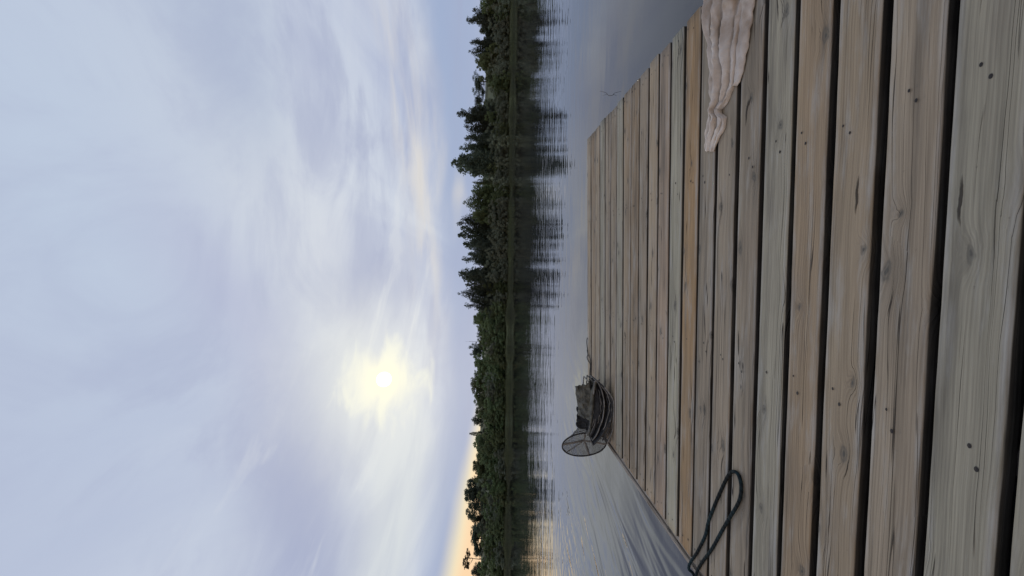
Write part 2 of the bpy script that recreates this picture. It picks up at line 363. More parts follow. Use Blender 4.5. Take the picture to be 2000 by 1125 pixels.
T = [  # photo y, photo x of the tip, distance, width in photo px, kind, tone, label, short name
 (6, 937, 104, 46, 'leafy', 'mid', 'bushy green tree cut off by the top edge of the photo', 'the tree cut by the top edge'),
 (38, 910, 106, 38, 'birch', 'dark', 'ragged dark tree with a hooked tip close to the top edge of the photo', 'the hook-tipped tree'),
 (66, 941, 109, 44, 'leafy', 'dark', 'low dark tree filling the dip between the hook-tipped tree and the twin-tipped pair', 'the low dark tree in the dip'),
 (83, 916, 107, 26, 'birch', 'dark', 'slim spiky tree, the one of the twin-tipped pair nearer the top edge', 'the upper twin-tipped tree'),
 (101, 915, 108, 30, 'birch', 'dark', 'slim spiky tree, the one of the twin-tipped pair beside the olive leafy tree', 'the lower twin-tipped tree'),
 (127, 929, 106, 40, 'leafy', 'mid', 'olive green leafy tree between the twin-tipped pair and the meadow slope', 'the olive leafy tree'),
 (159, 922, 150, 42, 'round', 'dark', 'large dark round tree on the skyline above the bigger meadow patch', 'the round skyline tree'),
 (181, 939, 155, 16, 'round', 'dark', 'small dark round tree on the ridge between two bigger round ones', 'the small ridge tree'),
 (198, 922, 150, 24, 'round', 'dark', 'flat-topped dark round tree on the ridge beside the leaning tall birch', 'the flat-topped ridge tree'),
 (222, 891, 107, 44, 'birch', 'dark', 'tall dark birch with a leaning tip beside the meadow gap', 'the leaning tall birch'),
 (246, 906, 109, 40, 'birch', 'dark', 'dark tree with a saw-toothed top just below the leaning tall birch', 'the saw-toothed tree'),
 (270, 905, 106, 38, 'birch', 'dark', 'dense dark tree in the middle of the tallest clump', 'the middle tree of the tallest clump'),
 (290, 898, 110, 36, 'birch', 'dark', 'dark pointed tree leaning against the tallest tree on the shore', 'the pointed neighbour of the tallest tree'),
 (320, 880, 107, 62, 'birch', 'dark', 'tallest tree on the far shore, dark with open branches beside a grassy notch', 'the tallest tree'),
 (356, 922, 125, 14, 'birch', 'mid', 'thin small sapling standing at the grassy notch below the tallest tree', 'the notch sapling'),
 (373, 919, 108, 32, 'birch', 'mid', 'feathery light green tree nearest the grassy notch', 'the feathery tree by the notch'),
 (396, 905, 107, 54, 'birch', 'mid', 'broad light green birch with wispy tips between two dark groups', 'the broad light birch'),
 (418, 921, 104, 34, 'leafy', 'mid', 'low green tree tucked under the broad light birch', 'the low green tree'),
 (437, 892, 107, 40, 'birch', 'dark', 'dark tree with a split top next to the broad light birch', 'the split-topped tree'),
 (460, 892, 108, 46, 'birch', 'dark', 'heavy dark tree with a blunt bushy top and overhanging side', 'the blunt heavy tree'),
 (481, 916, 105, 30, 'leafy', 'dark', 'lower dark tree filling the notch after the blunt heavy tree', 'the notch-filling dark tree'),
 (506, 901, 107, 36, 'birch', 'dark', 'dark tree with a single side spike at the start of the saddle-backed clump', 'the side-spiked tree'),
 (533, 895, 108, 50, 'birch', 'dark', 'widest dark tree of the saddle-backed clump in the middle of the shore', 'the widest dark tree'),
 (556, 907, 106, 30, 'birch', 'dark', 'dark tree in the saddle between the widest dark tree and the last tall spike', 'the saddle tree'),
 (573, 894, 108, 34, 'birch', 'dark', 'last tall dark spike before the shore trees drop in height', 'the last tall spike'),
 (596, 906, 106, 32, 'birch', 'dark', 'sloping dark tree stepping down from the last tall spike', 'the sloping tree'),
 (616, 925, 112, 34, 'leafy', 'mid', 'green tree at the foot of the step where the tall clump ends', 'the step-foot tree'),
 (633, 928, 118, 22, 'round', 'mid', 'small green knob of a tree just before the round knob by the mast', 'the small green knob'),
 (651, 925, 120, 22, 'round', 'dark', 'small round knob of a tree right beside the thin mast', 'the round knob by the mast'),
 (671, 932, 116, 28, 'leafy', 'mid', 'low green tree in front of the foot of the thin mast', 'the tree at the mast foot'),
 (689, 916, 122, 30, 'round', 'dark', 'dark peaked tree standing alone above the green trees below the mast', 'the dark peaked tree'),
 (716, 925, 116, 40, 'leafy', 'mid', 'domed green tree following the dark peaked tree', 'the domed green tree'),
 (748, 919, 118, 46, 'leafy', 'mid', 'broad green tree at the highest point of the long even canopy', 'the broad canopy tree'),
 (775, 925, 116, 36, 'leafy', 'mid', 'round green tree sloping away from the broad canopy tree', 'the round canopy tree'),
 (799, 928, 114, 34, 'leafy', 'mid', 'lowest green tree in the long even canopy', 'the lowest canopy tree'),
 (822, 919, 124, 20, 'round', 'dark', 'small dark tuft-like tree poking above the canopy next to the small spruce', 'the dark tuft tree'),
 (847, 914, 120, 20, 'spruce', 'grey', 'small pale spruce with a needle tip above the canopy', 'the small spruce'),
 (868, 925, 114, 42, 'leafy', 'mid', 'wide green tree between the small spruce and the orange sky', 'the wide green tree'),
 (898, 924, 116, 38, 'leafy', 'mid', 'green tree where the orange glow begins on the skyline', 'the tree where the glow begins'),
 (925, 926, 114, 34, 'leafy', 'mid', 'green tree in the hollow before the hill-like double crown', 'the hollow tree'),
 (938, 917, 126, 24, 'birch', 'dark', 'thin feathery tree against the orange sky at the start of the double crown', 'the feathery glow tree'),
 (957, 908, 120, 34, 'leafy', 'dark', 'dark crown against the orange sky, first hump of the double crown', 'the first hump'),
 (983, 906, 118, 48, 'leafy', 'dark', 'broad dark rounded crown against the orange sky, second hump of the double crown', 'the second hump'),
 (1012, 917, 120, 30, 'birch', 'brown', 'thin-leaved tree letting orange sky through beside the double crown', 'the see-through tree'),
 (1030, 920, 122, 24, 'birch', 'dark', 'ragged small tree beside the dark plateau of trees under the glow', 'the ragged glow tree'),
 (1052, 919, 150, 46, 'leafy', 'dark', 'flat dark tree on the far ridge under the brightest orange', 'the flat ridge tree'),
 (1073, 926, 150, 30, 'leafy', 'dark', 'low dark tree on the far ridge next to the lone pine', 'the low ridge tree'),
 (1092, 901, 140, 34, 'pine', 'brown', 'lone pine with bare stem and open umbrella crown against orange sky', 'the lone pine'),
 (1117, 920, 130, 34, 'leafy', 'dark', 'dark tree cut off by the bottom edge of the photo', 'the tree cut by the bottom edge'),
]
for i, (y, x, Dd, wp, kind, tone, lab, short) in enumerate(T):
    put_tree({'birch': 'birch_tree', 'leafy': 'broadleaf_tree', 'round': 'round_tree', 'spruce': 'spruce_tree', 'pine': 'pine_tree'}[kind],
             kind, tone, i % 4, i, y, x, Dd, wp * 1.12, lab, 'tree', 'trees along the far shore')
# shrubs: three rows stepping up the bank; each is named by the tree it grows under
BU = []
for row, (Dd, x0, step) in enumerate(((98.5, 963, 21), (103, 948, 24), (109, 939, 28))):
    y = -8 + row * 9
    while y < 1140:
        left = min(1, max(0, (y - 590) / 60))
        xt = x0 + R_.uniform(-6, 6) - (0 if row == 0 else 4) * left
        skip = (row == 2 and (165 < y < 195 or 340 < y < 362)) or (row == 1 and (168 < y < 186))
        if not skip: BU.append([row, y, xt, Dd + R_.uniform(-1, 1.2), step * R_.uniform(1.25, 1.7)])
        y += step * R_.uniform(.8, 1.2)
ROWN = ('waterside', 'middle-row', 'upper-row'); groups = {}
for bsh in BU:
    k = min(range(len(T)), key=lambda i: abs(T[i][0] - bsh[1])); groups.setdefault((bsh[0], k), []).append(bsh)
ORD = {1: [''], 2: [', upper of two', ', lower of two'], 3: [', topmost of three', ', middle of three', ', bottommost of three'],
       4: [', topmost of four', ', second of four', ', third of four', ', bottommost of four']}
for (row, k), lst in groups.items():
    lst.sort(key=lambda q: q[1])
    for q, o in zip(lst, ORD[min(4, len(lst))]):
        tone = R_.choice(('grey', 'grey', 'mid') if row < 2 and q[1] < 600 else ('mid', 'mid', 'grey'))
        put_tree('willow_bush', 'bush', tone, R_.randrange(5), q[1], q[1], q[2], q[3], q[4],
                 f"{ROWN[row]} {'grey-green' if tone == 'grey' else 'green'} bush under {T[k][7]}{o}", 'bush', 'bushes on the far bank')
# reeds along the waterline: uncountable
rm, nt, b = mat('reed_blades'); P = geo_pos(nt)
lk(nt, mix(nt, noise(nt, P, .12, 3).step(.35, .65), (.055, .066, .036), (.075, .095, .042)), b.inputs['Base Color']); b.inputs['Roughness'].default_value = .8
mb = MB(); rr = random.Random(3)
for _ in range(26000):
    x = rr.uniform(-95, 95); yb = 95 + 1.2 * math.sin(x * .09) + .8 * math.sin(x * .23 + 1)
    y = yb + rr.uniform(-1.6, 1.2); h = rr.uniform(.45, .95) * (.75 + .35 * math.sin(x * .17) ** 2) ; l = rr.gauss(0, .12); h *= .35 + 1.3 * max(0, mnoise.noise(Vector((x * .22, 3, 0))) + .45)
    i = len(mb.v); ww = rr.uniform(.02, .05); z = -.1 if y < yb + .3 else ground_h(x, y)
    mb.v += [Vector((x - ww, y, z)), Vector((x + ww, y, z)), Vector((x + l, y + rr.gauss(0, .1), max(z, 0) + h))]; mb.f.append((i, i + 1, i + 2))
tag(mb.build('reeds', rm, smooth=False), 'pale green reed belt along the far waterline', 'reeds', kind='stuff')
# thin lattice mast behind the trees
mm, nt, b = mat('mast_steel'); b.inputs['Base Color'].default_value = (.30, .30, .31, 1); b.inputs['Metallic'].default_value = .6; b.inputs['Roughness'].default_value = .5
r = ray(909, 667); r = r / r[1]; Dm = 420; mx_, mz_ = r[0] * Dm, H + r[2] * Dm
gz = ground_h(mx_, Dm); e = empty('radio_mast', loc=(mx_, Dm, gz)); tag(e, 'thin grey radio mast rising behind the green trees', 'mast')
mb = MB(); hh = mz_ - gz
for a in range(3):
    p = [(math.cos(a * 2.094) * .45 * (1 - .6 * t), math.sin(a * 2.094) * .45 * (1 - .6 * t), hh * t * .86) for t in (0, .5, 1)]
    mb.tube(p, .07, 5)
for k in range(40):
    z0, z1 = hh * .86 * k / 40, hh * .86 * (k + 1) / 40; q = .45 * (1 - .6 * k / 40)
    for a in range(3):
        a1 = (a + 1) % 3
        mb.tube([(math.cos(a * 2.094) * q, math.sin(a * 2.094) * q, z0), (math.cos(a1 * 2.094) * q, math.sin(a1 * 2.094) * q, z1)], .035, 4)
mb.build('lattice_tower', mm, e)
mb = MB(); mb.tube([(0, 0, hh * .84), (0, 0, hh)], .06, 5); mb.build('antenna', mm, e)
# ------------------------------------------------------------------ dock
wd, nt, b = mat('weathered_boards')
wv = attr(nt, 'wuv'); L, A, Sd = sep(nt, wv)      # along the board, across it, board number
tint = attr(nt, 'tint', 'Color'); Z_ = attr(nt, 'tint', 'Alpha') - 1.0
vo = nt.nodes.new('ShaderNodeTexVoronoi'); vo.feature = 'F1'; vo.voronoi_dimensions = '2D'
kv = comb(nt, L * 3.3 + (noise(nt, comb(nt, L * 9.0, A * 30.0, Sd), 1.0, 2) - .5) * .22, A * 7.0 + (noise(nt, comb(nt, L * 30.0, A * 40.0, Sd + 2.0), 1.0, 2) - .5) * .12, 0.0); nt.links.new(kv.k, vo.inputs['Vector']); vo.inputs['Scale'].default_value = 1.0
kd = V(nt, vo.outputs['Distance']); kc = sep(nt, V(nt, vo.outputs['Color']))[0]
has = kc.step(.18, .22)
ksz = (kc - .18) * .95 + .42
knot = (kd / ksz).step(.095, .045) * has; around = g(kd / ksz, .19) * has
Aw = A + around * .018 + (noise(nt, comb(nt, L * 1.1, A * 4.0, Sd), 1.0, 2) - .5) * .05
ring = (Aw * 900.0 + (noise(nt, comb(nt, L * .8, Sd * 2.0, 0.0), 1.0, 2) * 26.0)).op('SINE')
fib = noise(nt, comb(nt, L * 5.0, Aw * 420.0, Sd), 1.0, 4, .6); fib2 = noise(nt, comb(nt, L * 1.0, Aw * 75.0, Sd + 7.0), 1.0, 4, .55)
pat = noise(nt, comb(nt, L * 2.2, A * 9.0, Sd + 3.0), 1.0, 4, .6); pat2 = noise(nt, comb(nt, L * .8, A * 4.0, Sd + 31.0), 1.0, 3)
c = mix(nt, pat2.step(.42, .70) * .30, tint, (.215, .200, .155))                     # greenish weathering
c = mix(nt, pat.step(.50, .75) * .35, c, (.205, .175, .14))                          # warmer bare wood
gr = (fib2.step(.36, .68) * .20 + fib.step(.3, .7) * .24 + noise(nt, comb(nt, L * .9, A * 22.0, Sd + 17.0), 1.0, 3).step(.45, .75) * .22 + (ring * .5 + .5) * pat.step(.40, .6) * .10).rsub(1.26)
c = mix(nt, 1.0, c, comb(nt, gr, gr, gr), 'MULTIPLY')
c = mix(nt, around * .22, c, (.10, .085, .068))
qa = (A - Sd * (.731 / 5.3)).abs()
worn = noise(nt, comb(nt, L * 4.0, A * 30.0, Sd + 41.0), 1.0, 4, .65)
c = mix(nt, worn.step(.50, .72) * .45, c, (.40, .385, .345))                          # silvered, worn fibres
c = mix(nt, qa.step(.036, .046) * worn.step(.35, .6) * .45, c, (.42, .40, .355))
dirt = noise(nt, comb(nt, L * .9, A * 13.0, Sd + 23.0), 1.0, 5, .62)
c = mix(nt, dirt.step(.50, .72) * .60, c, (.095, .085, .070))
kr = (kd * 150.0).op('SINE') * .5 + .5
c = mix(nt, knot * (kr * .22 + .44 + (kd / ksz).step(.035, .012) * .3), c, (.095, .090, .076))
vg = nt.nodes.new('ShaderNodeTexVoronoi'); vg.voronoi_dimensions = '2D'; vg.inputs['Scale'].default_value = 1.0
gv = comb(nt, L * 1.15 + 9.0, Aw * 17.0 + (noise(nt, comb(nt, L * 22.0, A * 9.0, Sd), 1.0, 3) - .5) * .16, 0.0); nt.links.new(gv.k, vg.inputs['Vector'])
gc = sep(nt, V(nt, vg.outputs['Color']))[1]
gouge = V(nt, vg.outputs['Distance']).step(.062, .030) * gc.step(.80, .82)            # torn-out splinters
ck = noise(nt, comb(nt, L * .55, Aw * 40.0, Sd + 11.0), 1.0, 2, .5, .2); ckm = noise(nt, comb(nt, L * 1.0, A * 20.0, Sd + 5.0), 1.0, 2)
crack = (ck - .5).abs().step(.008, .001) * ckm.step(.44, .54)
c = mix(nt, crack.op('MAXIMUM', gouge) * .85, c, (.024, .020, .017))
spk = noise(nt, comb(nt, L * 60.0, A * 90.0, Sd), 1.0, 2).step(.72, .80)
edge = Z_.step(-.0020, -.0062) * (noise(nt, comb(nt, L * 6.0, A * 10.0, Sd), 1.0, 3) * .3 + .75).op('MINIMUM', 1.0)   # shade of the gaps painted near-black onto the sawn edges
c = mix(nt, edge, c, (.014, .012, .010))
c = mix(nt, spk * .30, c, (.09, .075, .06))
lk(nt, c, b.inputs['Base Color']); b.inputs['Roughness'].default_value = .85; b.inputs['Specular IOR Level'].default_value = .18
hb = fib * .35 + fib2 * .8 + crack * -2.4 + gouge * -4.0 + knot * .5 + ring * .12
lk(nt, bump(nt, hb + worn * .8, .7, .0026), b.inputs['Normal'])
nm_, nt, b = mat('rusty_nail'); b.inputs['Base Color'].default_value = (.022, .018, .016, 1); b.inputs['Roughness'].default_value = .6; b.inputs['Metallic'].default_value = .4
dm, nt, b = mat('dark_timber'); P = geo_pos(nt)
lk(nt, mix(nt, noise(nt, P, 6.0, 4), (.05, .042, .035), (.11, .095, .08)), b.inputs['Base Color']); b.inputs['Roughness'].default_value = .85
dock = empty('wooden_dock', DECK); tag(dock, 'weathered plank dock running out over the calm lake', 'dock')
COL = {'grey': (143, 129, 113), 'green': (138, 131, 117), 'tan': (145, 129, 110), 'brown': (136, 118, 98), 'orange': (138, 113, 85), 'pale': (155, 148, 131), 'pink': (146, 127, 110)}
SEQ = ['green', 'green', 'grey', 'tan', 'brown', 'green', 'grey', 'grey', 'grey', 'orange', 'pale', 'pink', 'tan', 'grey', 'brown', 'brown', 'green', 'tan', 'grey', 'green', 'tan', 'brown', 'tan']
GAP, TH, RAD = .0195, .032, .0058
mb = MB(); wuv, tints = [], []
def plank(k):
    rng = random.Random(100 + k); far = Z0 + k * PITCH + rng.uniform(-.003, .003); near = far - PITCH + GAP + rng.uniform(-.004, .004); up = rng.uniform(-.0018, .0018)
    if k in (9, 15): near -= .004
    xl, xr = XL + rng.uniform(-.004, .004), XR + rng.uniform(-.016, .012)
    tc_ = srgb(*COL[SEQ[k] if 0 <= k < len(SEQ) else rng.choice(list(COL))]); lum = 1.20 * rng.uniform(.86, 1.13); tc_ = [q * lum * z for q, z in zip(tc_, (.99, 1.0, .94))]
    sec = []
    for (cy, cz, a0) in ((far - RAD, -RAD, 0), (near + RAD, -RAD, 90), (near + RAD * .4, -TH + RAD * .4, 180), (far - RAD * .4, -TH + RAD * .4, 270)):
        rr_ = RAD if a0 < 180 else RAD * .4
        for a in range(5): w_ = math.radians(a0 + a * 22.5); sec.append((cy + math.cos(w_) * rr_, cz + math.sin(w_) * rr_))
    n = len(sec); ns = 40; base = len(mb.v); tw = rng.uniform(-.0012, .0012); bow = rng.uniform(-.0025, .0025); cup = rng.uniform(-.001, .001)
    mid_ = (far + near) / 2
    for i in range(ns + 1):
        x = xl + (xr - xl) * i / ns; t = i / ns - .5
        ey = [mnoise.noise(Vector((x * 3, k * 7.1, q))) * .0020 + mnoise.noise(Vector((x * 14, k * 7.1, q + 2))) * .0009 for q in (0, 5)]
        for (yy, zz) in sec:
            e_ = ey[0] if yy > mid_ else ey[1]
            s_ = 1.0 if 0 < i < ns else .985
            mb.v.append(Vector((x, mid_ + (yy - mid_) * s_ + e_ + bow * (1 - 4 * t * t), zz + up + tw * t * 4 * (yy - mid_) * 12 + rng.uniform(-1, 1) * .0002)))
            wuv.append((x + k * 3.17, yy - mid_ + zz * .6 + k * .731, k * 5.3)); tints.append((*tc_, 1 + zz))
    for i in range(ns):
        for j in range(n):
            j2 = (j + 1) % n; mb.f.append((base + i * n + j, base + (i + 1) * n + j, base + (i + 1) * n + j2, base + i * n + j2))
    mb.f.append(tuple(base + j for j in range(n))); mb.f.append(tuple(base + ns * n + j for j in range(n))[::-1])
    return near, far, xl, xr
PL = {k: plank(k) for k in range(-12, 23)}
mb.att = {'wuv': ('FLOAT_VECTOR', wuv), 'tint': ('FLOAT_COLOR', tints)}
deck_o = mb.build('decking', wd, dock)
# nails: pairs driven through each board into the bearers, part of the boards' surface
deck_o.data.materials.append(nm_)
BEAR = (XL + .055, dk(1500, 300).x, dk(1500, 700).x - .05, XR - .05)
bmn = bmesh.new(); bmn.from_mesh(deck_o.data); lw = bmn.verts.layers.float_vector['wuv']
for k, (near, far, xl, xr) in PL.items():
    rng = random.Random(900 + k)
    for bi, bx in enumerate(BEAR):
        q0 = rng.uniform(.3, .7)
        for q in (-1, 1):
            if rng.random() < .06: continue
            end = bi in (0, 3)
            cx = bx + rng.uniform(-.018, .018) + (q * .012 if not end else 0); cy = near + (far - near) * (q0 + q * (rng.uniform(.05, .10) if not end else rng.uniform(.16, .26))); rad = rng.uniform(.0022, .0038)
            ce = bmn.verts.new((cx, cy, .0028)); rim = [bmn.verts.new((cx + math.cos(a * .628) * rad * 1.5, cy + math.sin(a * .628) * rad, .0024)) for a in range(10)]
            for a in range(10): bmn.faces.new((ce, rim[a], rim[(a + 1) % 10])).material_index = 1
bmn.to_mesh(deck_o.data); bmn.free()
def beam(x0, x1, y0, y1, z0, z1, name, m):
    q = MB(); q.box((x0, y0, z0), (x1, y1, z1)); o = q.build(name, m, dock, smooth=False)
    bv = o.modifiers.new('round', 'BEVEL'); bv.width = .005; bv.segments = 3
    n_ = len(o.data.vertices); at = o.data.attributes.new('wuv', 'FLOAT_VECTOR', 'POINT'); at.data.foreach_set('vector', np.array([(v.co.y, v.co.x + v.co.z * .7, 77.) for v in o.data.vertices], np.float32).ravel())
    at = o.data.attributes.new('tint', 'FLOAT_COLOR', 'POINT'); at.data.foreach_set('color', np.array([(*srgb(128, 114, 98), 1)] * n_, np.float32).ravel()); return o
Yn, Yf = PL[-12][0], PL[22][1]
beam(XL - .034, XL - .004, Yn, Yf - .02, -.17, -.013, 'side_board', wd)
beam(XL - .060, XL - .036, Yn, Yf - .02, -.12, -.004, 'rubbing_strip', wd)
beam(XR - .075, XR - .030, Yn, Yf - .02, -.18, -TH - .001, 'side_board', wd)
for bx in BEAR[1:3]: beam(bx - .025, bx + .025, Yn, Yf - .08, -.18, -TH - .001, 'bearer', dm)
beam(XL + .0, XR - .08, Yf - .065, Yf - .02, -.18, -TH - .001, 'end_board', wd)
for yy in (Yn + .1, (Yn + Yf) / 2, Yf - .5):
    q = MB(); q.box((XL + .15, yy - .22, -.60), (XR - .2, yy + .22, -.185)); o = q.build('float', dm, dock, smooth=False)
    bv = o.modifiers.new('round', 'BEVEL'); bv.width = .04; bv.segments = 3
# ------------------------------------------------------------------ rope loop
rp, nt, b = mat('blue_rope'); P = geo_pos(nt); wv = attr(nt, 'wuv'); L, A, Sd = sep(nt, wv)
tw = (L * 260.0 + A * 6.283).op('SINE')
c = mix(nt, noise(nt, P, 5.0, 3).step(.42, .60), (.012, .017, .017), (.016, .038, .044)); c = mix(nt, (tw * .5 + .5) * .55, c, (.010, .012, .016))
lk(nt, c, b.inputs['Base Color']); b.inputs['Roughness'].default_value = .9; b.inputs['Specular IOR Level'].default_value = .15; lk(nt, bump(nt, tw + noise(nt, P, 900.0, 2) * .8, .9, .003), b.inputs['Normal'])
RR = .0063
pts = [(1352, 1150), (1349, 1120), (1347, 1110.8), (1349, 1097.8), (1362, 1078), (1377.6, 1045.5), (1383, 1021.5), (1395, 989), (1410, 954), (1423, 928), (1432, 921), (1441, 925.7), (1447, 943),
       (1447, 965), (1441, 984.5), (1425.5, 1010.7), (1410, 1036.8), (1390.7, 1071.6), (1369, 1102), (1360, 1122), (1362, 1145)]
dp = [dk(x, y, RR) for x, y in pts]
dp[0].z, dp[1].z, dp[2].z = -.05, -.004, RR + .004
dp = [Vector((dp[0].x + .01, dp[0].y - .03, -.28))] + dp; dp.append(Vector((dp[-1].x - .03, dp[-1].y - .10, RR)))
sp = spline(dp, 150); mb = MB(); mb.tube(sp, RR, 10); acc = 0; vals = []
for i, p in enumerate(sp):
    if i: acc += (p - sp[i - 1]).length
    vals += [(acc, k / 10, 0) for k in range(10)]
mb.att['wuv'] = ('FLOAT_VECTOR', vals)
o = mb.build('mooring_rope', rp); o.matrix_world = DECK; tag(o, 'dark blue rope lying in a narrow loop over the dock boards', 'rope')
# ------------------------------------------------------------------ towel
tm, nt, b = mat('terry_cloth'); wv = attr(nt, 'wuv'); L, A, Sd = sep(nt, wv); P = geo_pos(nt)
c = mix(nt, noise(nt, P, 9.0, 4).step(.35, .65), (.52, .44, .36), (.72, .64, .55))
c = mix(nt, (L + (noise(nt, P, 7.0, 3) - .5) * .35).step(.62, .26) * noise(nt, P, 14.0, 4).step(.25, .70) * .8, c, (.30, .215, .145))   # brown stain at the far end
lk(nt, c, b.inputs['Base Color']); b.inputs['Roughness'].default_value = 1.0; b.inputs['Specular IOR Level'].default_value = .1
b.inputs['Sheen Weight'].default_value = .35; b.inputs['Sheen Roughness'].default_value = .5
lk(nt, bump(nt, noise(nt, P, 330.0, 3, .7) + noise(nt, P, 90.0, 3) * .6, 1.0, .004), b.inputs['Normal'])
FE = [(-70, 1378), (0, 1384), (43, 1389), (80, 1392), (110, 1397), (137, 1402), (160, 1398), (182, 1394), (208, 1394), (225, 1393), (245, 1388), (265, 1384), (285, 1381), (296, 1380)]
NE = [(-70, 1476), (0, 1463), (43, 1452), (80, 1446), (110, 1443), (137, 1441), (160, 1438), (182, 1432), (200, 1424), (214, 1411), (222, 1412), (230, 1422), (250, 1419), (270, 1407), (296, 1396)]
HT = [(-70, .05), (0, .052), (80, .048), (140, .046), (185, .040), (214, .040), (235, .036), (265, .026), (290, .014), (296, .008)]
Y0, Y1 = -70, 296
# cross-section of the bunched cloth: (share of the width, height); it doubles back under itself at every fold
SEC = [(0, 0), (-.01, .30), (.06, .72), (.17, .80), (.25, .50), (.21, .18), (.27, .30), (.33, .86), (.46, 1.0), (.57, .72), (.55, .30), (.52, .12), (.60, .28), (.64, .62), (.75, .72), (.85, .46), (.83, .16), (.88, .20), (.93, .40), (1.0, .26), (1.0, 0)]
def towel_section(u, n):
    y = Y0 + (Y1 - Y0) * u
    a, b_ = dk(lerp_tab(FE, y), y), dk(lerp_tab(NE, y), y); a = a - Vector((0, .006, 0)); h = lerp_tab(HT, y) * .92
    end = max(0, (y - 200) / 96)
    pts = []
    for i, (t, z) in enumerate(SEC):
        k = i / (len(SEC) - 1)
        dt = (.12 * mnoise.noise(Vector((u * 3.6, i * .38, 3))) + .012 * mnoise.noise(Vector((u * 13, i * .5, 9)))) * math.sin(math.pi * k)
        dh = 1 + .8 * mnoise.noise(Vector((u * 4.5, i * .5, 11))) + .12 * mnoise.noise(Vector((u * 17, i * .8, 4)))
        t2 = t + dt + .06 * math.sin(u * 9 + 1) * math.sin(math.pi * k)
        if end: t2 = t2 * (1 - .25 * end) + k * .25 * end
        p = a.lerp(b_, t2); p.z = .003 + h * max(0, z * dh); pts.append(p)
    out = spline(pts, n)
    for j, p in enumerate(out):
        p.z = max(.0025, p.z + .0022 * mnoise.noise(Vector((u * 40, j * .20, 5))) + .0035 * max(0, 1 - 2.6 * abs(mnoise.noise(Vector((u * 15 + j * .05, j * .045 - u * 5, 6))))) * min(1, p.z / .012)); p.x += .006 * mnoise.noise(Vector((u * 14, j * .09, 8)))
    return out
NU, NV = 220, 110
secs = [towel_section(i / NU, NV) for i in range(NU + 1)]
mb = MB(); mb.grid(lambda u, v: secs[int(round(u * NU))][int(round(v * NV))], NU, NV)
vals = [(i // (NV + 1) / NU, (i % (NV + 1)) / NV, 0) for i in range((NU + 1) * (NV + 1))]
# the hem folded out on the near side, one layer of cloth over the boards
FL_A = [(-70, 1462), (0, 1452), (43, 1447), (80, 1444), (120, 1441), (150, 1438), (168, 1437)]
FL_B = [(-70, 1488), (0, 1477), (40, 1471), (82, 1465), (120, 1458), (142, 1453), (160, 1448), (168, 1442)]
def flap(u, v):
    y = -70 + 238 * u; p = dk(lerp_tab(FL_A, y), y).lerp(dk(lerp_tab(FL_B, y), y), v)
    p.z = .004 + .016 * math.sin(math.pi * min(1, v * 1.02)) ** .6 * (1 - u * .4) + .006 * mnoise.noise(Vector((u * 14, v * 3, 4))); p.z = max(.002, p.z); return p
mb.grid(flap, 60, 14); vals += [(i // 15 / 60 * .62, (i % 15) / 14, 0) for i in range(61 * 15)]
mb.att['wuv'] = ('FLOAT_VECTOR', vals)
o = mb.build('towel', tm); o.matrix_world = DECK; tag(o, 'crumpled beige terry towel lying twisted across the dock boards', 'towel')
so_ = o.modifiers.new('thick', 'SOLIDIFY'); so_.thickness = .005; so_.offset = -1
# ------------------------------------------------------------------ collapsed keepnet on the far corner
def net_mat(name, c0, scale, cover):
    m, nt, b = mat(name); wv = attr(nt, 'wuv'); L, A, Sd = sep(nt, wv)
    g1 = (L * scale).op('SINE').abs(); g2 = (A * scale).op('SINE').abs()
    wire = g1.op('MINIMUM', g2).step(cover + .08, cover)
    b.inputs['Base Color'].default_value = (*c0, 1); b.inputs['Roughness'].default_value = .7; lk(nt, wire, b.inputs['Alpha']); return m
def cloth_mat(name, c0, c1):
    m, nt, b = mat(name); P = geo_pos(nt)
    lk(nt, mix(nt, noise(nt, P, 22.0, 4).step(.35, .65), c0, c1), b.inputs['Base Color']); b.inputs['Roughness'].default_value = .75
    lk(nt, bump(nt, noise(nt, P, 160.0, 3) * .4 + (noise(nt, P, 34.0, 4, .6, 1.0) - .5).abs() * 2.0, 1.0, .012), b.inputs['Normal']); return m
netm = net_mat('net_mesh', (.055, .052, .048), 420.0, .16)
netd = net_mat('dense_net_mesh', (.050, .046, .042), 520.0, .42)
hoopm = cloth_mat('hoop_wire', (.030, .028, .027), (.055, .052, .048))
clothm = cloth_mat('grey_net_cloth', (.055, .055, .044), (.15, .148, .118))
darkm = cloth_mat('black_net_cloth', (.012, .012, .013), (.030, .030, .030))
strapm = cloth_mat('grey_strap', (.16, .15, .13), (.28, .26, .23))
nb0 = dk(1188, 806); nb0.z = 0
net = empty('keepnet', DECK @ Matrix.Translation(nb0)); tag(net, 'collapsed dark keepnet with hoops and netting piled on the dock corner', 'fishing net')
KP = (nb0.y * 1.0) / F * 1.02
def npx(zx, zy, d=0.0):                   # close-up pixel -> point of the net, d metres behind its front
    x, y = 1090 + zx / 5.92, 720 + zy / 5.92
    k = KP * (1 + d / nb0.y); return Vector(((806 - y) * k, d, (1188 - x) * k))
def ring(c, ax1, ax2, n=56, a0=0, a1=2 * math.pi):
    return [c + ax1 * math.cos(a0 + (a1 - a0) * i / n) + ax2 * math.sin(a0 + (a1 - a0) * i / n) for i in range(n + 1)]
def grid_uv(mb, nu, nv, su, sv): mb.att.setdefault('wuv', ('FLOAT_VECTOR', []))[1].extend([(i / nu * su, j / nv * sv, 0) for i in range(nu + 1) for j in range(nv + 1)])
